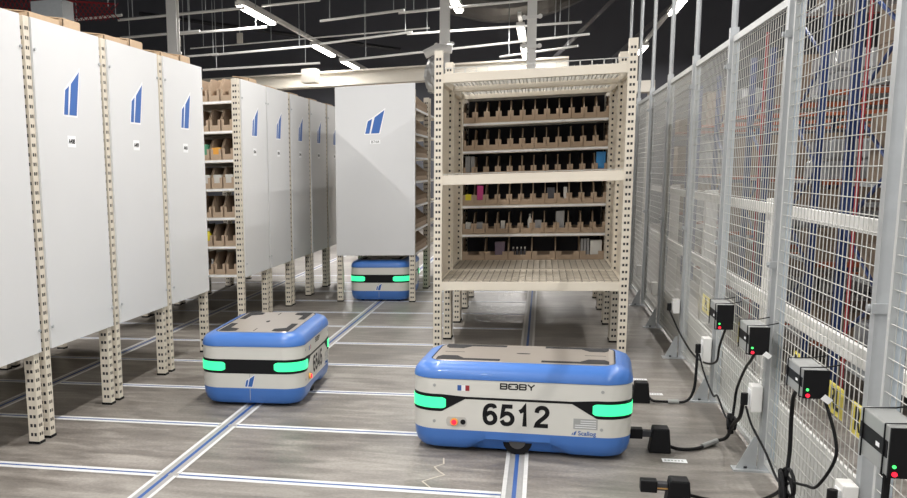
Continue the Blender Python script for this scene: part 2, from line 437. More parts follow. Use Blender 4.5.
# ------------------------------------------------------------------ centre racks
def wire_deck(W, D, lip, wm):
    """deck: tray plus wire grid with a raised front lip"""
    bm = new()
    r = .0025
    n = int(W / .05)
    for k in range(n + 1):
        x = -W / 2 + k * W / n; box(bm, x - r, x + r, -D / 2, D / 2, .004, .008)
    n2 = int(D / .10)
    for k in range(n2 + 1):
        y = -D / 2 + k * D / n2; box(bm, -W / 2, W / 2, y - r, y + r, .0, .004)
    if lip:
        for yy in (-D / 2,):
            box(bm, -W / 2, W / 2, yy - r, yy + r, .036, .042)
            n = int(W / .075)
            for k in range(n + 1):
                x = -W / 2 + k * W / n; box(bm, x - r * 1.6, x + r * 1.6, yy - r, yy + r, .0, .04)
    return mesh('wire_grid', bm, wm)
def open_rack(label, y0, mids, D=.9):
    W = 1.38
    t = thing('open_rack', label, 'open rack', (-.087, y0 + D / 2, 0), 0, 'open wire-deck racks in the centre')
    posts(t, (-W / 2 + .03, W / 2 - .03), (-D / 2 + .03, D / 2 - .03))
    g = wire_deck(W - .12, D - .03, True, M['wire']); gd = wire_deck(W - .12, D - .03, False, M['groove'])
    for z in ([.58, 1.37, 2.10] if mids else [.58, 2.10]):
        bm = new(); h = .065 if z != 1.37 else .07
        box(bm, -W / 2 + .06, W / 2 - .06, -D / 2 + .004, -D / 2 + .04, z - h, z)
        b = obj('front_beam', bm, M['cream'], t, bevel=.003)
        for s in (-1, 1):
            bm = new(); box(bm, s * (W / 2 - .06) - .003, s * (W / 2 - .06) + .003, -D / 2 - .002, -D / 2 + .004, z - h - .03, z + .03)
            obj('beam_bracket', bm, M['cream'], b)
        bm = new(); box(bm, -W / 2 + .06, W / 2 - .06, D / 2 - .04, D / 2 - .004, z - h, z); obj('rear_beam', bm, M['cream'], t)
        if z != 1.37:
            for s in (-1, 1):
                bm = new(); x0, x1 = sorted((s * (W / 2 - .06), s * (W / 2 - .02)))
                box(bm, x0, x1, -D / 2 + .06, D / 2 - .06, z - h, z); obj('side_beam', bm, M['cream'], t)
            bm = new()
            if z < 2: box(bm, -W / 2 + .06, W / 2 - .06, -D / 2 + .04, D / 2 - .04, z - .02, z - .003)
            else:
                for q in range(4): box(bm, -W / 2 + .06, W / 2 - .06, -D / 2 + .10 + q * .21, -D / 2 + .15 + q * .21, z - .02, z - .012)
            tr = obj('deck_tray', bm, M['cream'], t)
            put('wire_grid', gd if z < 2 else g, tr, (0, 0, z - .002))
            if z > 2:
                bm = new(); r = .0025
                for k in range(42):
                    x = -W / 2 + .08 + k * .0295; box(bm, x - r, x + r, -D / 2 + .05, D / 2 - .05, z - .030, z - .026)
                for k in range(9):
                    y = -D / 2 + .06 + k * .095; box(bm, -W / 2 + .07, W / 2 - .07, y - r, y + r, z - .026, z - .021)
                obj('lower_grid', bm, M['wire'], tr)
        else:
            bm = new(); r = .0025
            box(bm, -W / 2 + .06, W / 2 - .06, -D / 2 + .006, -D / 2 + .012, z + .008, z + .012)
            for k in range(20):
                x = -W / 2 + .08 + k * .064; box(bm, x - r, x + r, -D / 2 + .006, -D / 2 + .012, z, z + .01)
            obj('lip_wire', bm, M['wire'], b)
    for s in (-1, 1):
        bm = new()
        x0, x1 = sorted((s * (W / 2 - .032), s * (W / 2 - .026)))
        box(bm, x0, x1, -D / 2 + .06, D / 2 - .06, .58, 2.10)
        obj('side_sheet', bm, M['cream'], t)
    return t
open_rack('open cream rack with wire decks, nearest of the centre column, behind robot 6512', 7.50, True)
open_rack('second open cream rack with wire decks, between the front rack and the binned shelves', 8.46, False)
for i, y0 in enumerate((9.46, 10.40)):
    tq = BINRACK0 = rack(['cream rack full of cardboard bins seen through the open centre racks', 'rear cream rack behind the binned centre rack, only its feet showing'][i],
         (-.087, y0 + .44, 0), 0, 1.38, .88, 'binned racks of the centre column', lv=LVC)
    for sx in (-1, 1):
        bm = new(); x0, x1 = sorted((sx * .692, sx * .704)); box(bm, x0, x1, -.38, .44, .50, 2.262); obj('end_panel', bm, M['panel'], tq)  # unseen end panels, added to keep side light off the bins
BINRACK = [o for o in bpy.data.objects if o.get('label', '').startswith('cream rack full of')][0]
# black back board stands in for the deep shade behind the bins
bm = new()
for za, zb in zip(LVC[0:6], LVC[1:6] + [2.08]): box(bm, -.61, .61, -.003, .003, za + .001, zb - .03)
obj('shade_board', bm, M['dark'], BINRACK)
BOT = ['lowest', 'second lowest', 'third lowest', 'third highest', 'second highest', 'topmost']
for l in range(6):
    z = LVC[l]
    n = 6 if l == 0 else 12
    w = 1.26 / n
    for k in range(n):
        o = put('picking_bin', BINW if l == 0 else BIN, None, (-.087 - .63 + w * (k + .5), 9.475, z + .0005))
        tag(o, 'cardboard picking bin, %s from left, %s shelf of the centre binned rack' % (ORD[k + 1], BOT[l]), 'cardboard bin',
            'picking bins on the %s shelf of the centre binned rack' % BOT[l])
def bx(k, n=12): return -.087 - .63 + 1.26 / n * (k + .5)
FY = 9.53
S = simple_box
S('product_box', bx(0) - .01, FY, LVC[2 + 1] + .008, .045, .07, .19, 'i_grey', 'tall grey pack at the left end of third highest shelf, centre rack')
S('product_box', bx(0) + .035, FY, LVC[2 + 1] + .008, .035, .07, .185, 'i_grey', 'second tall grey pack from the left on third highest shelf, centre rack')
S('product_box', bx(11), FY, LVC[3] + .008, .08, .06, .19, 'i_blue', 'bright blue pack at the right end of third highest shelf, centre rack')
S('product_box', bx(0), 9.50, LVC[2] + .008, .06, .04, .095, 'i_yellow', 'yellow pack in the leftmost bin of third lowest shelf, centre rack')
S('product_box', bx(1), FY, LVC[2] + .008, .055, .05, .17, 'i_pink', 'pink pack in the second bin of third lowest shelf, centre rack')
S('product_box', bx(7), FY, LVC[2] + .008, .07, .05, .14, 'i_dark', 'dark pack in the middle of third lowest shelf, centre rack')
S('product_box', bx(8) + .02, FY, LVC[2] + .008, .03, .04, .14, 'i_white', 'slim white pack right of the middle of third lowest shelf, centre rack')
S('product_box', bx(8) - .02, FY, LVC[1] + .008, .075, .05, .19, 'i_grey', 'upright grey carton right of the middle of second lowest shelf, centre rack')
bottle(bx(5) + .03, FY, LVC[1] + .008, .02, .17, 'i_white', 'i_grey', 'white bottle near the middle of second lowest shelf, centre rack')
S('product_box', bx(1), FY, LVC[1] + .008, .06, .05, .10, 'i_grey', 'short grey pack in the second bin of second lowest shelf, centre rack')
S('product_box', bx(6), FY, LVC[1] + .008, .06, .05, .11, 'i_grey', 'short grey pack in the seventh bin of second lowest shelf, centre rack')
S('product_box', bx(3), FY, LVC[1] + .008, .04, .05, .11, 'i_white', 'short white pack in the fourth bin of second lowest shelf, centre rack')
S('product_box', bx(0), FY, LVC[1] + .008, .05, .05, .10, 'i_white', 'short white pack in the first bin of second lowest shelf, centre rack')
S('product_box', bx(5, 6) + .035, FY, LVC[0] + .01, .10, .08, .165, 'i_white', 'white carton with dark mark at the right end of the lowest shelf of centre rack')
for k in range(3):
    S('product_box', bx(5, 6) - .085 + k * .026, FY, LVC[0] + .008, .02, .06, .18, 'i_grey', 'thin grey pack, %s of three beside the white carton on the lowest shelf' % ORD[k + 1])
S('product_box', bx(1, 6) + .03, FY, LVC[0] + .008, .09, .08, .16, 'i_purple', 'dull purple carton on the lowest shelf of centre rack')
for k in range(4):
    bottle(bx(2, 6) - .06 + k * .035, FY, LVC[0] + .008, .014, .11, 'i_dark', 'i_white', 'tiny dark bottle with white cap, %s of four on the lowest shelf of centre rack' % ORD[k + 1])

# ------------------------------------------------------------------ robots
def perim(L, W, r, step=.02, ins=0):
    L2, W2, r2 = L / 2 - ins, W / 2 - ins, max(r - ins, .01)
    out = []
    def line(a, b):
        n = max(1, int(round(math.dist(a, b) / step)))
        for i in range(n): out.append((a[0] + (b[0] - a[0]) * i / n, a[1] + (b[1] - a[1]) * i / n))
    def arc(cx, cy, a0):
        for i in range(8):
            a = a0 + PI / 2 * i / 8; out.append((cx + r2 * math.cos(a), cy + r2 * math.sin(a)))
    return L2, W2, r2, out, line, arc
RL, RW, RR = 1.045, .655, .13
def ringpts(ins=0):
    """fixed count, so rings can be joined"""
    L2, W2, r2 = RL / 2 - ins, RW / 2 - ins, RR - ins * .6
    out = []
    NX, NY, NA = 84, 44, 20
    cx, cy = L2 - r2, W2 - r2
    for i in range(NX): out.append((-cx + 2 * cx * i / NX, -W2))
    for i in range(NA): a = -PI / 2 + PI / 2 * i / NA; out.append((cx + r2 * math.cos(a), -cy + r2 * math.sin(a)))
    for i in range(NY): out.append((L2, -cy + 2 * cy * i / NY))
    for i in range(NA): a = PI / 2 * i / NA; out.append((cx + r2 * math.cos(a), cy + r2 * math.sin(a)))
    for i in range(NX): out.append((cx - 2 * cx * i / NX, W2))
    for i in range(NA): a = PI / 2 + PI / 2 * i / NA; out.append((-cx + r2 * math.cos(a), cy + r2 * math.sin(a)))
    for i in range(NY): out.append((-L2, cy - 2 * cy * i / NY))
    for i in range(NA): a = PI + PI / 2 * i / NA; out.append((-cx + r2 * math.cos(a), -cy + r2 * math.sin(a)))
    return out
def loft(bm, levels, cap_top=False, cap_bot=False, zf=None):
    rings = []
    for ins, z in levels:
        pts = ringpts(ins)
        rings.append([bm.verts.new((x, y, zf(x, y, z) if zf else z)) for x, y in pts])
    for a, b in zip(rings, rings[1:]):
        n = len(a)
        for k in range(n): bm.faces.new((a[k], a[(k + 1) % n], b[(k + 1) % n], b[k]))
    if cap_bot: bm.faces.new(rings[0][::-1])
    if cap_top: bm.faces.new(rings[-1])
def band(bm, f, off):
    """vertical strip along the outline; f(x,y)->(z0,z1) or None"""
    a = ringpts(0); b = ringpts(-off); n = len(a)
    z = [f(*p) for p in a]
    for i in range(n):
        j = (i + 1) % n
        if z[i] is None or z[j] is None: continue
        q = [bm.verts.new((*b[i], z[i][0])), bm.verts.new((*b[j], z[j][0])), bm.verts.new((*b[j], z[j][1])), bm.verts.new((*b[i], z[i][1]))]
        bm.faces.new(q)
        for (zz, w) in ((0, 0), (1, 3)):
            p = [bm.verts.new((*a[i], z[i][zz])), bm.verts.new((*a[j], z[j][zz]))]
            bm.faces.new((p[0], p[1], q[1] if zz == 0 else q[2], q[0] if zz == 0 else q[3]))
GL = {
 '6': [[(.54, .80), (.50, .90), (.38, .93), (.24, .90), (.13, .78), (.09, .60), (.08, .42), (.11, .22), (.20, .10), (.33, .07), (.46, .11), (.55, .22), (.56, .36), (.50, .50), (.38, .58), (.25, .55), (.14, .45)]],
 '5': [[(.56, .915), (.17, .915), (.10, .47), (.22, .56), (.36, .58), (.49, .51), (.56, .38), (.55, .23), (.46, .11), (.32, .07), (.17, .10), (.08, .24)]],
 '1': [[(.10, .68), (.24, .76), (.335, .93), (.335, .0)]],
 '2': [[(.09, .68), (.12, .82), (.22, .91), (.34, .93), (.47, .89), (.55, .77), (.54, .63), (.45, .50), (.28, .34), (.14, .20), (.09, .075), (.60, .075)]],
 '4': [[(.62, .27), (.08, .27), (.42, .93), (.42, .0)]],
 '3': [[(.10, .75), (.18, .89), (.32, .93), (.46, .89), (.52, .76), (.47, .60), (.28, .53), (.47, .48), (.56, .33), (.53, .18), (.42, .09), (.28, .07), (.15, .12), (.08, .26)]],
 '0': [[(.33, .93), (.20, .88), (.11, .72), (.08, .5), (.11, .28), (.20, .12), (.33, .07), (.46, .12), (.55, .28), (.58, .5), (.55, .72), (.46, .88), (.33, .93)]],
 'B': [[(.1, .08), (.1, .92), (.98, .92), (1.08, .82), (1.08, .6), (1.0, .5), (1.08, .4), (1.08, .18), (.98, .08), (.1, .08)], [(.1, .5), (1.0, .5)]],
 'O': [[(.25, .08), (.1, .22), (.1, .78), (.25, .92), (1.35, .92), (1.5, .78), (1.5, .22), (1.35, .08), (.25, .08)], [(.15, .5), (.50, .5)], [(1.10, .5), (1.45, .5)]],
 'Y': [[(.08, .95), (.6, .48), (1.12, .95)], [(.6, .5), (.6, 0)]],
}
ADV = {'B': 1.30, 'O': 1.72, 'Y': 1.2}
def glyphs(name, s, h, parent, x, y, z):
    bm = new(); word = s.isalpha(); th = (.098 if not word else .105) * h
    for ch in s:
        for st in GL[ch]:
            P_ = [Vector((x + a * h, z + b * h)) for a, b in st]
            closed = (P_[0] - P_[-1]).length < 1e-6
            if ch in '65203' and len(P_) > 5:
                q3 = [Vector((v.x, 0, v.y)) for v in P_]
                if ch == '5': q3 = q3[:2] + [q3[2]] + smoothpath(q3[2:], 5)[1:]
                elif ch == '2': q3 = smoothpath(q3[:-1], 5) + [q3[-1]]
                else: q3 = smoothpath(q3, 5)
                P_ = [Vector((v.x, v.z)) for v in q3]
            n = len(P_); L = []; Rr = []
            for i in range(n):
                if closed: a, b = P_[(i - 1) % (n - 1)], P_[(i + 1) % (n - 1)]
                else: a, b = P_[max(i - 1, 0)], P_[min(i + 1, n - 1)]
                d1 = (P_[i] - a); d2 = (b - P_[i])
                d1 = d1.normalized() if d1.length > 1e-7 else d2.normalized(); d2 = d2.normalized() if d2.length > 1e-7 else d1
                t_ = (d1 + d2).normalized(); nn = Vector((-t_.y, t_.x)); c_ = max(.45, nn.dot(Vector((-d1.y, d1.x))))
                L.append(P_[i] + nn * th / c_); Rr.append(P_[i] - nn * th / c_)
            for i in range(n - 1):
                bm.faces.new([bm.verts.new((p.x, y - .0004, p.y)) for p in (L[i], L[i + 1], Rr[i + 1], Rr[i])])
        x += (ADV[ch] if word else .775) * h * (1 if ch != 'Y' else 1)
    for fc in bm.faces:
        fc.normal_update()
        if fc.normal.y > 0: fc.normal_flip()
    me = bpy.data.meshes.new(name); bm.to_mesh(me); bm.free(); me.materials.append(M['ink'])
    return put(name, me, parent)
def robot(num, loc, rz, label):
    t = thing('transport_robot', label, 'robot', loc, rz, 'blue and white transport robots')
    # lower skirt
    def arch(x, y, z):
        if abs(y) > RW / 2 - .06 and abs(x) < .24 and z < .06:
            k = 1 if abs(x) < .15 else (.24 - abs(x)) / .09
            return max(z, z + (.072 - z) * k)
        return z
    bm = new(); loft(bm, [(.06, .018), (.030, .022), (.012, .045), (.003, .08), (0, .120)], cap_bot=True, zf=arch)
    obj('lower_skirt', bm, M['rblue'], t, smooth=True)
    bm = new(); loft(bm, [(0, .120), (-.001, .15), (-.001, .32), (0, .378)]); body = obj('body_shell', bm, M['rwhite'], t, smooth=True)
    bm = new(); loft(bm, [(.004, .378), (-.003, .380), (-.003, .394), (.004, .416), (.020, .438), (.05, .452), (.078, .4575)])
    hood = obj('top_rim', bm, M['rblue'], t, smooth=True)
    bm = new(); loft(bm, [(.076, .4575), (.080, .4555), (.088, .4555)]); obj('rim_seal', bm, M['black'], hood)
    bm = new(); loft(bm, [(.084, .43), (.084, .457), (.088, .4595)], cap_top=True); pl = obj('load_plate', bm, M['plate'], t)
    for sx in (-1, 1):
        for sy in (-1, 1):
            pts = [(.10, .222), (.415, .222), (.415, .155), (.395, .115), (.32, .115), (.28, .182), (.10, .182)]
            bm = new(); prism(bm, [(sx * a, sy * b) for a, b in pts], (.4595, .4615), 'z'); obj('grip_pad', bm, M['pad'], pl)
    bm = new(); prism(bm, [(.035 * math.cos(a * PI / 8), .012 * math.sin(a * PI / 8)) for a in range(16)], (.4595, .4603), 'z'); obj('slot', bm, M['pad'], pl)
    for sx in (-1, 1):
        bm = new(); box(bm, sx * .30 - .001 if sx > 0 else -.40, sx * .30 + .10 if sx > 0 else -.299, -.003, .003, .4595, .4602); obj('seam', bm, M['pad'], pl)
    # black band
    def fb(x, y):
        d = RL / 2 - abs(x)
        if d < .155: lo, hi = .212, .300
        elif d < .27:
            k = (d - .155) / .115; lo, hi = .212 + (.2805 - .212) * k, .300 + (.292 - .300) * k
        else: lo, hi = .2805, .292
        return lo, hi
    bm = new(); band(bm, fb, .0025); bd = obj('sensor_band', bm, M['black'], t, smooth=False)
    # corner lights
    for sx in (-1, 1):
        for sy in (-1, 1):
            cx, cy = RL / 2 - RR, RW / 2 - RR
            def s_of(x, y):
                x, y = x * sx, y * sy
                if x < cx: return (x - cx)                      # along the long side (negative)
                if y > cy or True:
                    pass
                if x >= cx and y >= cy:
                    a = math.atan2(x - cx, y - cy); return RR * a
                if x >= cx: return RR * PI / 2 + (cy - y)
            def fl(x, y):
                X_, Y_ = x * sx, y * sy
                if Y_ < -.02 or X_ < .2: return None
                if X_ < cx and Y_ < RW / 2 - .03: return None
                s = s_of(x, y)
                a, b = -.055, RR * PI / 2 + .05
                if s < a or s > b: return None
                e = min(s - a, b - s); R = .034
                k = math.sqrt(max(0, 1 - (1 - min(e / R, 1)) ** 2)); 
                return .256 - .028 * max(k, .2), .256 + .028 * max(k, .2)
            bm = new(); band(bm, fl, .005); obj('corner_light', bm, M['green'], bd)
    y = -RW / 2 - .0018
    glyphs('number_marking', num, .106, body, -.165, y, .156)
    glyphs('name_marking', 'BOBY', .030, body, -.085, y, .338)
    fx = -.262
    for k, (c, w) in enumerate((('tape_blue', .018), ('halo', .018), ('red', .018))):
        bm = new(); box(bm, fx + (k - 1.5) * .0195, fx + (k - .5) * .0195, y, y + .001, .322, .350); obj('flag_stripe', bm, M[c], body)
    # stop button in a recessed plate
    bm = new(); prism(bm, [(-.300 + .075 * .5 * c, .160 + d) for c, d, s in ((-1, -.022, 0), (1.3, -.022, 0), (1.5, -.008, 0), (1.5, .012, 0), (1.3, .026, 0), (-1, .026, 0), (-1.2, .012, 0), (-1.2, -.008, 0))], (y - .0005, y + .001), 'y')
    rp = obj('button_plate', bm, M['recess'], body)
    bm = new(); disc(bm, (-.305, y - .012, .162), .019, .012, 'y', 16); rg = obj('button_ring', bm, M['amber'], rp)
    bm = new(); disc(bm, (-.305, y - .018, .162), .013, .012, 'y', 16); obj('stop_button', bm, M['red_led'], rg)
    bm = new(); disc(bm, (-.262, y - .004, .162), .013, .005, 'y', 16); obj('key_switch', bm, M['black'], rp)
    for (sx_, sz_) in ((-.405, .345), (-.405, .160), (.39, .345), (.39, .160)):
        bm = new(); disc(bm, (sx_, y - .001, sz_), .008, .003, 'y', 10); obj('screw', bm, M['ch_grey'], body)
    # rating plate with printed lines
    bm = new(); box(bm, .262, .372, y, y + .001, .158, .210); rpl = obj('rating_plate', bm, M['ch_grey'], body)
    bm = new()
    for k in range(4): box(bm, .269 + (.025 if k > 1 else 0), .365, y - .0006, y, .165 + k * .011, .168 + k * .011)
    obj('plate_lines', bm, M['label'], rpl)
    text('maker_marking', 'Scallog', .030, M['blue_logo'], body, (.325, y, .137), bold=.0004)
    e = new()
    for pts in ([(.255, .128), (.260, .128), (.263, .140), (.258, .137)], [(.263, .128), (.272, .128), (.278, .150), (.267, .142)]):
        prism(e, pts, (y, y + .001), 'y')
    obj('maker_mark', e, M['blue_logo'], body)
    # logo on the short end
    lg = logo(body, 0, .166, .072, 'y', .0026)
    for o in (lg, lg.children[0]): pass
    lg.location = (-RL / 2, 0, 0); lg.rotation_euler = (0, 0, -PI / 2)
    bm = new(); box(bm, -RL / 2 - .0022, -RL / 2, -.0015, .0015, .045, .212); obj('front_seam', bm, M['ch_grey'], body)
    # running gear
    for s in (-1, 1):
        w = new(); disc(w, (-.0, s * .262 - .03, .070), .070, .06, 'y', 28); wh = obj('drive_wheel', w, M['black'], t, smooth=False)
        w = new(); disc(w, (0, s * .294 - .002, .070), .040, .004, 'y', 20); obj('wheel_hub', w, M['duct'], wh)
    for sx in (-1, 1):
        for sy in (-1, 1):
            w = new(); disc(w, (sx * .4, sy * .2 - .015, .025), .025, .03, 'y', 14); obj('caster', w, M['pad'], t)
    return t
robot('6512', (-.076, 5.198, 0), -.055, 'blue and white robot numbered 6512 in the foreground, its long side facing the camera')
robot('6545', (-1.718, 6.19, 0), PI / 2 + .035, 'robot numbered 6545 on the guide tape at left, short end facing the camera')
robot('6530', (-1.71, 11.30, 0), PI / 2, 'far blue and white robot parked beneath the tall white-panelled rack')

# ------------------------------------------------------------------ charging contacts on the floor
def connector(x, y, lab, strip=False):
    t = thing('charging_connector', lab, 'charging connector', (x, y, 0), 0, 'black charging connectors on the floor')
    bm = new(); prism(bm, [(-.05, 0), (.052, 0), (.04, .125), (-.034, .125)], (-.045, .045), 'y'); obj('housing', bm, M['black'], t, bevel=.006)
    bm = new(); box(bm, -.085, -.04, -.022, .022, .075, .105); ar = obj('arm', bm, M['dark'], t, bevel=.003)
    bm = new(); box(bm, -.145, -.08, -.028, .028, .065, .115); obj('contact_head', bm, M['black'], ar, bevel=.004)
    if strip:
        bm = new(); box(bm, -.085, -.04, -.024, -.022, .082, .088); obj('copper_contact', bm, M['copper'], ar)
    return t
connector(.59, 6.2, 'black charging connector on the floor, farthest of three, touching the right end of robot 6512')
connector(.582, 5.1, 'black charging connector with arm on the floor, middle of three, right of robot 6512')
connector(.562, 4.235, 'black charging connector at the bottom edge of the photo, nearest of three', True)
for i, (x, y) in enumerate(((.635, 6.87), (.685, 6.43), (.635, 4.94))):
    bm = new(); box(bm, -.055, .055, -.03, .03, .0005, .0012)
    s = tag(obj('floor_sticker', bm, M['label'], None, (x, y, 0)), 'small white sticker on the floor right of robot 6512, %s of three' % ('farthest', 'middle', 'nearest')[i], 'sticker', 'white stickers on the floor')
    bm = new()
    for k in range(6): box(bm, -.045 + k * .015, -.036 + k * .015, -.01, .008, .0012, .0016)
    obj('print', bm, M['ch_grey'], s)

# ------------------------------------------------------------------ fence
PY = [1.95 + 0.0, 3.42, 4.85, 6.27, 7.71, 9.17, 10.65, 12.1, 13.55]
FX = 1.0
def mesh_panel(w, h):
    bm = new(); r = .0018
    n = int(w / .05)
    for k in range(1, n):
        y = k * w / n; tube(bm, [(0, y, 0), (0, y, h)], r, 4, False)
    n = int(h / .05)
    for k in range(1, n):
        z = k * h / n; tube(bm, [(-.005, 0, z), (-.005, w, z)], r, 4, False)
    return mesh('wire_mesh', bm, M['wire'])
PWID = 1.33
WM = mesh_panel(PWID, 2.04)
def frame_mesh(w, h):
    bm = new(); a = .011
    box(bm, -a, a, 0, 2 * a, 0, h); box(bm, -a, a, w - 2 * a, w, 0, h); box(bm, -a, a, 0, w, 0, 2 * a); box(bm, -a, a, 0, w, h - 3 * a, h)
    return mesh('panel_frame', bm, M['frame'])
FM = frame_mesh(PWID, 2.04)
bm = new(); box(bm, .006, .009, PWID - .11, PWID - .02, .03, 2.0); SM = mesh('edge_sheet', bm, M['sheet'])
bm = new(); box(bm, .012, .024, .03, PWID - .03, .02, .31); KM = mesh('kick_board', bm, M['kick'])
bm = new(); box(bm, -.022, .022, -.022, .022, .0, 2.14); tube(bm, [(0, 0, 2.14), (0, 0, 3.7)], .017, 10); PM = mesh('fence_post', bm, M['steel'])
bm = new(); box(bm, -.13, .04, -.04, .04, .0, .008); FPM = mesh('foot_plate', bm, M['steel'])
bm = new(); prism(bm, [(-.115, .008), (-.03, .008), (-.03, .16), (-.045, .16)], (-.004, .004), 'y'); GM = mesh('gusset', bm, M['steel'])
bm = new(); box(bm, -.034, .012, -.034, -.022, -.015, .015); disc(bm, (-.042, -.010, 0), .012, .02, 'x', 10); CM = mesh('clamp', bm, M['steel'])
bm = new(); disc(bm, (-.075, 0, .008), .009, .01, 'z', 8); BM_ = mesh('anchor_bolt', bm, M['dark'])
for i, y in enumerate(PY):
    t = thing('fence_post', 'galvanised fence post, %s from the camera along the right-hand mesh fence' % ORD[i + 1], 'fence post', (FX, y, 0), 0, 'posts of the mesh fence')
    p = put('upright', PM, t); f = put('foot_plate', FPM, t); put('gusset', GM, f); put('anchor_bolt', BM_, f)
    for z in (.95, 1.93): put('clamp', CM, t, (0, 0, z))
for i, y in enumerate(PY[:-1]):
    t = thing('mesh_barrier', 'welded wire mesh fence panel, %s from the camera on the right' % ORD[i + 1], 'fence panel', (FX, y + .04, .05), 0, 'panels of the mesh fence')
    put('panel_frame', FM, t); put('wire_mesh', WM, t); put('edge_sheet', SM, t)
    if i <= 4: put('kick_board', KM, t)

# guard rails behind the fence
for nm, z0, z1, lab in (('upper', 1.085, 1.150, 'long white upper guard rail behind the mesh fence'), ('lower', .515, .600, 'long white lower guard rail behind the mesh fence')):
    bm = new(); prism(bm, [(1.32, z0), (1.345, z0), (1.36, z0 + .015), (1.36, z1 - .015), (1.345, z1), (1.32, z1)], (2.0, 14.0), 'y')
    # prism axis y expects (x,z)
    tag(obj('guard_rail', bm, M['rail_white'], None), lab, 'guard rail', 'guard rails behind the fence')
for i, y in enumerate((6.95, 9.5, 12.0)):
    bm = new(); box(bm, -.045, .045, -.06, .06, 0, 1.17); box(bm, -.09, .09, -.1, .1, 0, .01)
    tag(obj('guard_rail_post', bm, M['rail_white'], None, (1.41, y, 0)), 'white guard rail post behind the fence, %s from the camera' % ORD[i + 1], 'guard rail post', 'posts of the white guard rails')
# yellow signs hanging on the mesh
for y, z, s, w, lab in ((3.93, .545, 'RL', .20, 'yellow sign lettered RL behind the mesh beside the third charger'), (3.655, .535, 'R', .15, 'yellow sign lettered R behind the mesh between the two nearest chargers'),
                      (6.9, .50, 'PL', .30, 'small yellow sign lettered PL on the mesh left of the farthest charger'), (5.72, .50, 'R', .13, 'small yellow sign between the two farthest chargers'), (4.52, .56, 'R', .10, 'narrow yellow sign left of the third charger')):
    bm = new(); box(bm, 0, .003, -w / 2, w / 2, -.055, .055)
    sg = tag(obj('yellow_sign', bm, M['yellow'], None, (1.028, y, z)), lab, 'sign', 'yellow signs on the mesh fence')
    text('sign_text', s, .11, M['ink'], sg, (-.001, 0, 0), -PI / 2, bold=.002)

# outlets on the posts
for y, z0, z1, lab in ((10.65, .30, .41, 'white socket box on the far fence post, farthest from the camera'), (9.17, .29, .40, 'white socket box on the fence post, second farthest from the camera'),
                       (7.71, .335, .435, 'white socket box with a black plug left of the farthest charger'), (6.27, .22, .39, 'tall white socket box below the farthest charger'),
                       (4.85, .285, .405, 'white socket box on the fence post between the second and third chargers'), (3.42, .26, .39, 'white socket box below the nearest charger')):
    bm = new(); box(bm, -.045, 0, -.05, .04, 0, z1 - z0); t = thing('socket_box', lab, 'socket box', (.969, y, z0), 0, 'white socket boxes on the fence posts')
    obj('housing', bm, M['rail_white'], t, bevel=.004)
    bm = new(); box(bm, -.049, -.045, -.035, .025, .02, z1 - z0 - .02); obj('socket_face', bm, M['label'], t)
def charger(y, z, h, lab, tagwhite):
    t = thing('battery_charger', lab, 'battery charger', (.902, y, z), 0, 'battery chargers strapped to the fence')
    L = .25; w = .038
    bm = new(); box(bm, -w, w, 0, L, 0, h); b = obj('casing', bm, M['ch_grey'], t, bevel=.004)
    bm = new(); box(bm, -w - .001, w + .001, -.008, .0, -.001, h + .001); f = obj('front_panel', bm, M['black'], t)
    bm = new(); disc(bm, (-.026, -.012, .030), .0045, .006, 'y', 10); obj('green_led', bm, M['green_led'], f)
    bm = new(); disc(bm, (-.024, -.012, .010), .0065, .006, 'y', 10); obj('red_led', bm, M['red_led'], f)
    bm = new(); box(bm, -w - .0015, -w, .01, L - .01, h * .36, h * .7); sd = obj('side_label', bm, M['black'], b)
    bm = new(); box(bm, -w - .002, -w - .0015, .07, .10, h * .45, h * .54); obj('label_mark', bm, M['label'], sd)
    for yy in (.03, .21):
        bm = new(); tube(bm, [(-w - .004, yy, -.002), (-w - .004, yy, h + .004), (w, yy + .01, h + .004), (w + .04, yy, h + .015)], .0025, 6)
        obj('strap', bm, M['black'], t)
    bm = new(); tube(bm, [(-w - .004, .03, -.003), (w, .03, -.003)], .0025, 6); obj('strap', bm, M['black'], t)
    if tagwhite:
        bm = new(); prism(bm, [(.012, .002), (.036, -.016), (.050, .000), (.026, .018)], (-.024, -.020), 'y'); obj('white_tag', bm, M['label'], t)
    return t
charger(5.44, .565, .125, 'black-fronted battery charger strapped to the fence, farthest of four', False)
charger(4.61, .585, .118, 'black-fronted battery charger strapped to the fence, second farthest of four', True)
charger(3.68, .603, .096, 'black-fronted battery charger strapped to the fence, second nearest of four', True)
charger(2.80, .592, .130, 'black-fronted battery charger at the right frame edge, nearest of four', False)

# cables
def cable(pts, lab, r=.006, plug=False, ferrite=None):
    t = thing('power_cable', lab, 'cable', (0, 0, 0), 0, 'black power cables along the fence')
    bm = new(); tube(bm, smoothpath(pts), r, 8); obj('cord', bm, M['black'], t, smooth=True)
    if plug:
        x, y, z = plug
        bm = new(); tube(bm, [(x, y, z + .025), (x, y, z - .01), (x, y, z - .03)], .016, 10); obj('plug', bm, M['black'], t, bevel=.003)
    if ferrite:
        a, b = ferrite
        bm = new(); tube(bm, [a, b], .013, 10); obj('ferrite_core', bm, M['ch_grey'], t)
cable([(.90, 7.69, .36), (.91, 7.60, .33), (.93, 7.3, .25), (.93, 6.7, .22), (.93, 6.2, .25), (.93, 5.8, .33), (.91, 5.6, .45), (.91, 5.46, .565)], 'black cable sagging from the far socket box to the farthest charger', .006, (.900, 7.68, .385))
cable([(.895, 6.23, .34), (.89, 6.20, .2), (.88, 6.19, .08), (.84, 6.19, .015), (.75, 6.17, .013), (.66, 6.15, .02), (.63, 6.19, .04)], 'black cable running from the tall socket box over the floor to the farthest connector', .008, (.898, 6.23, .33), ((.80, 6.18, .014), (.74, 6.17, .014)))
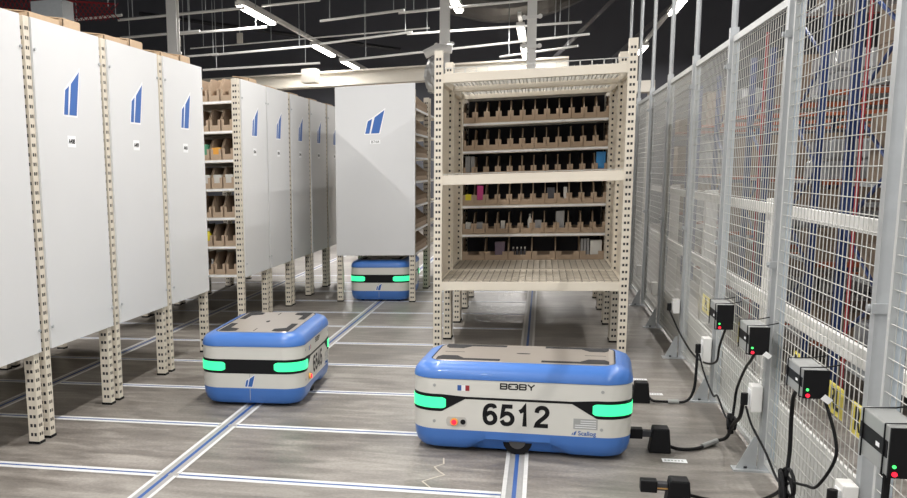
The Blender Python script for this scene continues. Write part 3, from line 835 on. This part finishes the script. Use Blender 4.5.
cable([(.90, 6.19, .30), (.92, 6.1, .2), (.94, 5.9, .12), (.93, 5.7, .16), (.94, 5.5, .10), (.93, 5.3, .14), (.93, 5.14, .17)], 'thin wavy black cable hanging along the mesh between two farthest chargers', .005)
cable([(.90, 4.66, .585), (.90, 4.75, .53), (.91, 4.9, .47), (.92, 5.12, .33), (.92, 5.16, .24), (.91, 5.14, .16)], 'black cable dropping from the second farthest charger to a small coil', .0065)
cable([(.895, 4.83, .33), (.90, 4.9, .24), (.90, 5.06, .16), (.90, 5.2, .06), (.86, 5.28, .015), (.76, 5.14, .012), (.67, 5.11, .014), (.60, 5.1, .04)], 'black cable running down from the middle socket box over the floor to the middle connector', .009, (.898, 4.82, .345), ((.87, 5.27, .022), (.79, 5.18, .015)))
cable([(.905, 4.81, .31), (.92, 4.74, .24), (.93, 4.5, .19), (.93, 4.25, .14), (.92, 4.08, .18)], 'black cable hanging from the middle socket box to the tangled bundle', .005)
cable([(.905, 3.86, .603), (.905, 3.97, .55), (.915, 4.03, .45), (.92, 4.04, .32), (.91, 4.02, .22)], 'thick black cable dropping straight from the third charger to the bundle', .0075)
cable([(.935, 3.70, .603), (.96, 3.63, .48), (.96, 3.62, .40), (.94, 3.72, .28), (.93, 3.82, .25), (.92, 3.95, .22)], 'black cable curving from the third charger front down to the bundle', .0055)
cable([(.91, 4.0, .2), (.90, 4.1, .13), (.88, 4.25, .05), (.82, 4.3, .015), (.70, 4.33, .012), (.61, 4.29, .04)], 'thick black cable leading from the bundle down towards the bottom edge', .0075)
cable([(.92, 2.98, .592), (.92, 2.98, .42), (.91, 2.95, .3), (.91, 2.9, .2), (.91, 2.8, .1)], 'thick black cable hanging below the nearest charger', .010)
cable([(.895, 3.39, .33), (.90, 3.3, .2), (.90, 3.2, .12), (.90, 3.0, .05)], 'black cable with plug at the bottom right socket box', .008, (.898, 3.38, .35))
def coil(c, R, n, lab, r=.007):
    pts = []
    for k in range(n * 14):
        a = k / 14 * 2 * PI; q = R * (.7 + .3 * math.sin(k * .37)); 
        pts.append((c[0] + .018 * math.sin(k * .23), c[1] + q * math.cos(a), c[2] + q * .75 * math.sin(a + k * .02)))
    bm = new(); tube(bm, pts, r, 8); t = thing('coiled_cable', lab, 'cable', (0, 0, 0)); obj('coil', bm, M['black'], t, smooth=True)
    bm = new(); tube(bm, [(c[0], c[1] - .02, c[2] - .05), (c[0], c[1], c[2] - .02), (c[0], c[1] + .02, c[2] + .04)], .014, 8); obj('cable_tie', bm, M['black'], t)
coil((.905, 4.02, .19), .085, 4, 'tangled black cable bundle hanging on the mesh below the third charger')
coil((.905, 5.15, .15), .04, 3, 'small black cable coil on the mesh below the second farthest charger', .006)

# ------------------------------------------------------------------ blue racking beyond the fence
def blue_rack(y, x0, bays, H, bw, levels, lab):
    t = thing('storage_rack', lab, 'storage rack', (x0, y, 0), 0, 'blue and orange storage racks beyond the fence')
    D = .8
    for k in range(bays + 1):
        for d in (0, D):
            bm = new(); box(bm, k * bw - .022, k * bw + .022, d - .02, d + .02, 0, H); obj('upright', bm, M['rack_blue'], t)
        bm = new()
        z = .3; s = 0
        while z < H - .4:
            a, b = ((k * bw, .0, z), (k * bw, D, z + .35)) if s else ((k * bw, D, z), (k * bw, 0, z + .35))
            tube(bm, [a, b], .012, 6); z += .35; s = 1 - s
        obj('bracing', bm, M['rack_blue'], t)
    for z in levels:
        for k in range(bays):
            for d in (-.0, D):
                bm = new(); box(bm, k * bw + .03, (k + 1) * bw - .03, d - .02, d + .02, z - .035, z); obj('beam', bm, M['rack_orange'], t)
            bm = new(); box(bm, k * bw + .03, (k + 1) * bw - .03, .02, D - .02, z - .03, z - .012); obj('deck', bm, M['steel'], t)
    return t
def load(x, y, z, w, d, h, kind, lab):
    bm = new()
    if kind == 'wrap':
        n = 5
        for i in range(n):
            for j in range(2):
                for k in range(max(1, int(h / .14))):
                    a = w / n
                    box(bm, -w / 2 + i * a + random.uniform(0, .01), -w / 2 + (i + 1) * a - .004, -d / 2 + j * d / 2, -d / 2 + (j + 1) * d / 2 - random.uniform(0, .03),
                        k * .14, min(h, k * .14 + .135))
        bmesh.ops.bevel(bm, geom=list(bm.edges), offset=.015, segments=1, affect='EDGES')
        for v in bm.verts:
            v.co += Vector((random.uniform(-1, 1), random.uniform(-1, 1), random.uniform(-.5, .5))) * .006
            v.co.z = max(0, v.co.z)
        return tag(obj('wrapped_goods', bm, M['wrap'], None, (x, y, z)), lab, 'wrapped goods', 'goods in the racks beyond the fence')
    n = max(2, int(w / .22))
    for i in range(n):
        for k in range(max(1, int(h / .2))):
            a = w / n; box(bm, -w / 2 + i * a + .003, -w / 2 + (i + 1) * a - .003, -d / 2, d / 2 - random.uniform(0, .02), k * .2 + .001, k * .2 + .197)
    return tag(obj('carton_stack', bm, M['carton'], None, (x, y, z)), lab, 'cartons', 'goods in the racks beyond the fence')
rows = [(6.0, 1.75), (7.5, 1.75), (9.1, 1.75), (10.9, 1.75), (13.0, 1.75), (15.5, 1.75)]
LEVS = [.18, .72, 1.27, 1.85, 2.45, 3.05]
for ri, (y, x0) in enumerate(rows):
    nb = [2, 3, 3, 4, 4, 5][ri]; bw = 1.1
    lev = LEVS[:5] if ri < 2 else LEVS[:4]
    blue_rack(y, x0, nb, 2.95 if ri < 2 else 2.3, bw, lev, 'blue storage rack with orange beams beyond the fence, %s from the camera' % ORD[ri + 1])
    for l, z in enumerate(lev):
        for b in range(nb):
            kind = 'wrap' if (l * 3 + b + ri) % 5 in (0, 2) else 'carton'
            h = random.choice([.28, .36, .42, .44])
            load(x0 + bw * (b + .5), y + .4, z - .011, bw - .16, .68, h, kind,
                 '%s, %s bay, %s level of the %s blue rack beyond fence' % ('silver wrapped goods' if kind == 'wrap' else 'stacked brown cartons', ORD[b + 1], ORD[l + 1], ORD[ri + 1]))
bm = new(); tube(bm, [(1.66, 6.25, 0), (1.66, 6.25, 3.0)], .010, 12); tag(obj('red_pipe', bm, M['red'], None), 'thin red vertical pipe beyond the nearest fence panel', 'pipe')
bm = new(); tube(bm, [(1.66, 8.9, 0), (1.66, 8.9, 2.4)], .012, 12); tag(obj('red_pipe', bm, M['red'], None), 'second thin red vertical pipe further back beyond the fence', 'pipe')

# ------------------------------------------------------------------ overhead
def column(x, y, w, top, lab, clamp=None):
    t = thing('steel_column', lab, 'column', (x, y, 0), 0, 'steel columns behind the racks')
    bm = new(); box(bm, -w / 2, w / 2, -.06, -.045, 0, top); box(bm, -w / 2, w / 2, .045, .06, 0, top); box(bm, -.012, .012, -.045, .045, 0, top)
    obj('column_shaft', bm, M['rail_white'], t)
    if clamp:
        for z in clamp:
            bm = new(); box(bm, -w / 2 - .05, w / 2 + .05, -.085, -.062, z - .02, z + .02); obj('clamp_bracket', bm, M['pipe'], t)
            for s in (-1, 1):
                bm = new(); disc(bm, (s * (w / 2 + .04), -.10, z), .03, .03, 'y', 12); obj('clamp_bolt', bm, M['pipe'], t)
column(-4.82, 12.95, .14, 7, 'white steel column rising behind the near left racks', [3.07])
column(-1.335, 14.2, .13, 7, 'white steel column with pipe clamps left of the open centre rack', [3.1])
column(-.19, 14.0, .12, 7, 'white steel column with bolted clamps above the open centre rack', [2.98, 3.35, 3.6])
# wrapped junction by the column
bm = new()
bmesh.ops.create_uvsphere(bm, u_segments=16, v_segments=10, radius=.17)
for v in bm.verts: v.co = Vector((v.co.x * .8, v.co.y * .8, v.co.z * 1.5)) + Vector((random.uniform(-1, 1), random.uniform(-1, 1), random.uniform(-1, 1))) * .02
tag(obj('pipe_wrap', bm, M['foil'], None, (-1.44, 13.98, 2.69)), 'crumpled silver foil wrapped pipe joint left of the open centre rack', 'pipe joint')
bm = new(); tube(bm, [(-1.56, 13.8, 2.95), (-1.40, 13.8, 3.02), (-1.2, 13.8, 3.0)], .06, 12); tag(obj('pipe_elbow', bm, M['pipe'], None), 'grey pipe elbow clamped to the column left of the open centre rack', 'pipe')
pip = [((-6.55, 13.4, 3.7), (-5.72, 13.33, 3.7)), ((-5.94, 13.7, 3.7), (-3.99, 13.58, 3.7)), ((-4.06, 14.72, 3.9), (-3.16, 14.62, 3.9)), ((-6.36, 14.71, 3.6), (-5.02, 14.63, 3.6)),
       ((-5.41, 14.76, 3.6), (-4.0, 14.75, 3.6)), ((-6.17, 17.43, 3.73), (-1.85, 17.03, 3.73)), ((-6.1, 16.67, 3.5), (-5.39, 16.63, 3.5)), ((-5.52, 16.7, 3.5), (-3.7, 16.45, 3.5)),
       ((-5.82, 17.06, 3.3), (-3.72, 17.15, 3.3)), ((-3.29, 15.23, 3.7), (-1.97, 14.82, 3.7)), ((-2.08, 15.05, 3.7), (-.23, 14.81, 3.7)), ((-3.69, 17.04, 3.6), (-2.05, 16.39, 3.6)),
       ((-2.16, 16.58, 3.6), (.51, 16.64, 3.6)), ((-3.53, 17.94, 3.4), (.62, 16.52, 3.4)), ((-.8, 18.94, 3.4), (.5, 18.01, 3.4)), ((-.20, 14.80, 3.7), (.52, 14.75, 3.7))]
pl_lab = ['far left near the frame top', 'second from the left near the frame top', 'between the first lamp and the frame top', 'behind the white left column, left part', 'behind the white left column, right part',
          'thin and longest, below the first lamp', 'short, just right of the left column', 'below the first ceiling lamp', 'just above the beige beam on the left', 'right of the first ceiling lamp, upper', 'crossing the middle column near the frame top',
          'sloping down from beside the second lamp', 'above the open rack, second from the top', 'just above the beige beam in the middle', 'above the open rack, lowest', 'above the open rack, topmost']
for i, (a, b) in enumerate(pip):
    t = thing('overhead_pipe', 'thin white overhead pipe, ' + pl_lab[i], 'pipe', a, 0, 'thin white pipes under the ceiling')
    d = Vector(b) - Vector(a)
    bm = new(); tube(bm, [(0, 0, 0), tuple(d)], .019 if i != 5 else .012, 10); obj('pipe_run', bm, M['pipe'], t)
    for k in ({1: (.12, .7), 5: (.06, .36), 11: (.5, .93)}.get(i, (.12, .88))):
        p = d * k
        bm = new(); tube(bm, [tuple(p + Vector((0, 0, .019))), (p.x, p.y, 7 - a[2])], .006, 6); obj('hanger_rod', bm, M['steel'], t)
# beige beam across the hall
bm = new(); box(bm, -7.2, .4, 19.9, 20.1, 3.17, 3.40); box(bm, -7.2, .4, 19.8, 20.2, 3.40, 3.43); box(bm, -7.2, .4, 19.8, 20.2, 3.14, 3.17)
t = thing('crossbeam', 'long beige steel beam crossing the hall behind the racks', 'beam', (0, 0, 0)); obj('beam_body', bm, M['beamc'], t)
for x in (-7.1, .25):
    bm = new(); box(bm, x - .1, x + .1, 19.9, 20.1, 0, 3.14); obj('beam_leg', bm, M['beamc'], t)
bm = new(); box(bm, -.14, .14, -.2, .2, 0, .26); tag(obj('beam_box', bm, M['beamc'], None, (-4.4, 19.4, 3.2)), 'beige boxed end joining the long crossbeam above the far left row', 'beam joint')
bpy.data.objects['beam_box'].location.z = 3.18
# duct and dark roof shapes
bm = new(); tube(bm, smoothpath([(-1.74, 20.8, 4.82), (-.98, 20.7, 4.6), (-.1, 20.7, 4.65), (.65, 21.1, 4.98)], 6), .36, 16); tag(obj('flexible_duct', bm, M['duct'], None), 'sagging grey flexible duct near the ceiling above the open rack', 'duct')
bm = new(); box(bm, 1.05, 1.9, 19.8, 20.2, 2.72, 2.92); box(bm, 1.8, 1.86, 19.95, 20.05, 0, 2.72); box(bm, 1.1, 1.16, 19.95, 20.05, 0, 2.72); tag(obj('beige_trunking', bm, M['beamc'], None), 'short beige trunking frame right of the open rack behind the fence end', 'trunking')
for i, (a, b) in enumerate((((.0, 21, 3.4), (3.2, 12, 5.6)), ((1.0, 22, 3.3), (3.3, 12.5, 4.9)), ((-9, 22, 5.2), (-3, 22, 4.0)))):
    bm = new(); tube(bm, [a, b], .045, 4); tag(obj('roof_brace', bm, M['dark'], None), ['dark diagonal roof brace above the right end of the open rack', 'second dark diagonal roof brace above the mesh fence', 'dark diagonal roof brace over the left racks'][i], 'roof brace', 'diagonal braces under the roof')
# vents on the slate wall
for i, (x, z) in enumerate(((-6.25, 3.72), (-5.1, 3.70))):
    bm = new(); box(bm, -.05, .05, -.02, .02, 0, .17); tag(obj('wall_box', bm, M['beamc'], None, (x, 17.0, z), (0, 0, 0)), 'small beige box hanging on a rod, %s of two' % ('left', 'right')[i], 'box', 'small hanging boxes')
    bm = new(); tube(bm, [(x, 17, z + .17), (x, 17, 7)], .01, 6); tag(obj('hanging_rod', bm, M['steel'], None), 'thin rod holding the %s small beige box' % ('left', 'right')[i], 'rod')
# mezzanine edge with red netting upper left
t = thing('safety_netting', 'red safety netting under the dark ceiling at top left', 'netting', (0, 0, 0))
for _x in (-7.3, -5.6):
    bm = new(); tube(bm, [(_x, 12.6, 3.9 if _x < -7 else 3.7), (_x, 12.6, 7)], .008, 6); obj('hanger', bm, M['steel'], t)
bm = new()
for k in range(26):
    x = -7.4 + k * .07; tube(bm, [(x, 12.6, 3.62 - .004 * k), (x + .2, 12.6, 3.98 - .01 * k)], .006, 4, False); tube(bm, [(x + .2, 12.6, 3.62 - .004 * k), (x, 12.6, 3.98 - .01 * k)], .006, 4, False)
obj('net', bm, M['red'], t)
bm = new(); tube(bm, [(-7.4, 12.6, 3.98), (-5.5, 12.6, 3.72)], .012, 8); obj('net_rope', bm, M['red'], t)
bm = new(); box(bm, -5.89, -5.48, 11.0, 11.3, 3.28, 3.54); box(bm, -5.70, -5.66, 11.1, 11.14, 3.54, 7); tag(obj('ceiling_box', bm, M['steel'], None), 'grey metal box hanging above the nearest left rack', 'metal box')

# lamps: rows of tubes on trunking rails
def lamp_row(x, z, ys, lab, L=1.5, rail=None, pw=1.0):
    for i, y in enumerate(ys):
        t = thing('ceiling_lamp', 'white strip lamp, ' + lab % ORD[i + 1], 'ceiling lamp', (x, y, z), 0, 'strip lamps on rails under the roof')
        bm = new(); box(bm, -.07, .07, 0, L, .03, .09); obj('lamp_housing', bm, M['pipe'], t)
        bm = new(); box(bm, -.05, .05, .03, L - .03, -.0, .03); obj('lamp_tube', bm, M['lamp'], t, bevel=.008)
        ld = bpy.data.lights.new('strip_light', 'AREA'); ld.shape = 'RECTANGLE'; ld.size = .03; ld.size_y = L
        ld.energy = LAMP_W * pw * (1.9 if y > 12 else 1); ld.color = (1, .975, .95)
        lo = bpy.data.objects.new('strip_light', ld); C.objects.link(lo); lo.location = (0, L / 2, -.01); lo.parent = t
    if rail:
        bm = new(); box(bm, x - .03, x + .03, rail[0], rail[1], z + .09, z + .15)
        tag(obj('lamp_rail', bm, M['pipe'], None), 'long grey lamp rail, ' + lab.split(' on ')[1], 'lamp rail')
LAMP_W = 52
lamp_row(-4.22, 3.8, [0.5, 3.6, 6.7, 14.1, 18.9, 21.7], '%s from the camera on the left lamp rail', 1.85, (-1, 25))
lamp_row(-1.3, 3.8, [-1.5, 1.6, 4.6, 7.6, 14.9], '%s from the camera on the partly added rail between left and centre', 1.3, (-3, 16.4), 1.1)  # unseen lamps added on this rail to brighten the far rack's end panel
lamp_row(-.44, 3.8, [18.3, 21.4], '%s from the camera on the short rail above the open rack', 2.0, (17.5, 24.5))
lamp_row(1.95, 3.8, [-.8, 2.2, 5.2, 8.2, 11.2, 16.7, 22.6], '%s from the camera on the right lamp rail', 1.5, (-2, 25), .75)
lamp_row(5.2, 3.8, [1.5, 5.5, 9.5, 13.5], '%s from the camera on the rail over the blue racks', 1.6, (1, 16), .4)

w = bpy.data.worlds.new('World'); bpy.context.scene.world = w; w.use_nodes = True
w.node_tree.nodes['Background'].inputs['Color'].default_value = (.95, .97, 1.0, 1)
w.node_tree.nodes['Background'].inputs['Strength'].default_value = .75

# ------------------------------------------------------------------ camera
R = [[0.9562187509420231, 0.03017182, 0.29109339], [0.023895025, 0.98330078, -0.18041235], [-0.29167572, 0.17946936, 0.93952968]]
f, cx, cy = 979.873, 239.909, 356.61
bl = lambda v: Vector((v[0], v[2], -v[1]))
r_, d_, fw = bl(R[0]), bl(R[1]), bl(R[2])
cam = bpy.data.cameras.new('camera'); co = bpy.data.objects.new('camera', cam); C.objects.link(co)
m = Matrix((( r_.x, -d_.x, -fw.x, 0), (r_.y, -d_.y, -fw.y, 0), (r_.z, -d_.z, -fw.z, 1.4), (0, 0, 0, 1)))
co.matrix_world = m
cam.sensor_width = 36; cam.lens = f * 36 / 907
cam.shift_x = (453.5 - cx) / 907; cam.shift_y = (cy - 249) / 907
cam.clip_end = 200; cam.clip_start = .05
sc = bpy.context.scene; sc.camera = co
sc.view_settings.view_transform = 'Standard'; sc.view_settings.look = 'None'
sc.view_settings.exposure = .30; sc.view_settings.gamma = 1; sc.view_settings.use_curve_mapping = False

for _o in bpy.data.objects:
    if 'label' in _o and not 4 <= len(_o['label'].replace('-', ' ').split()) <= 16: print('LABEL', _o.name, _o['label'])
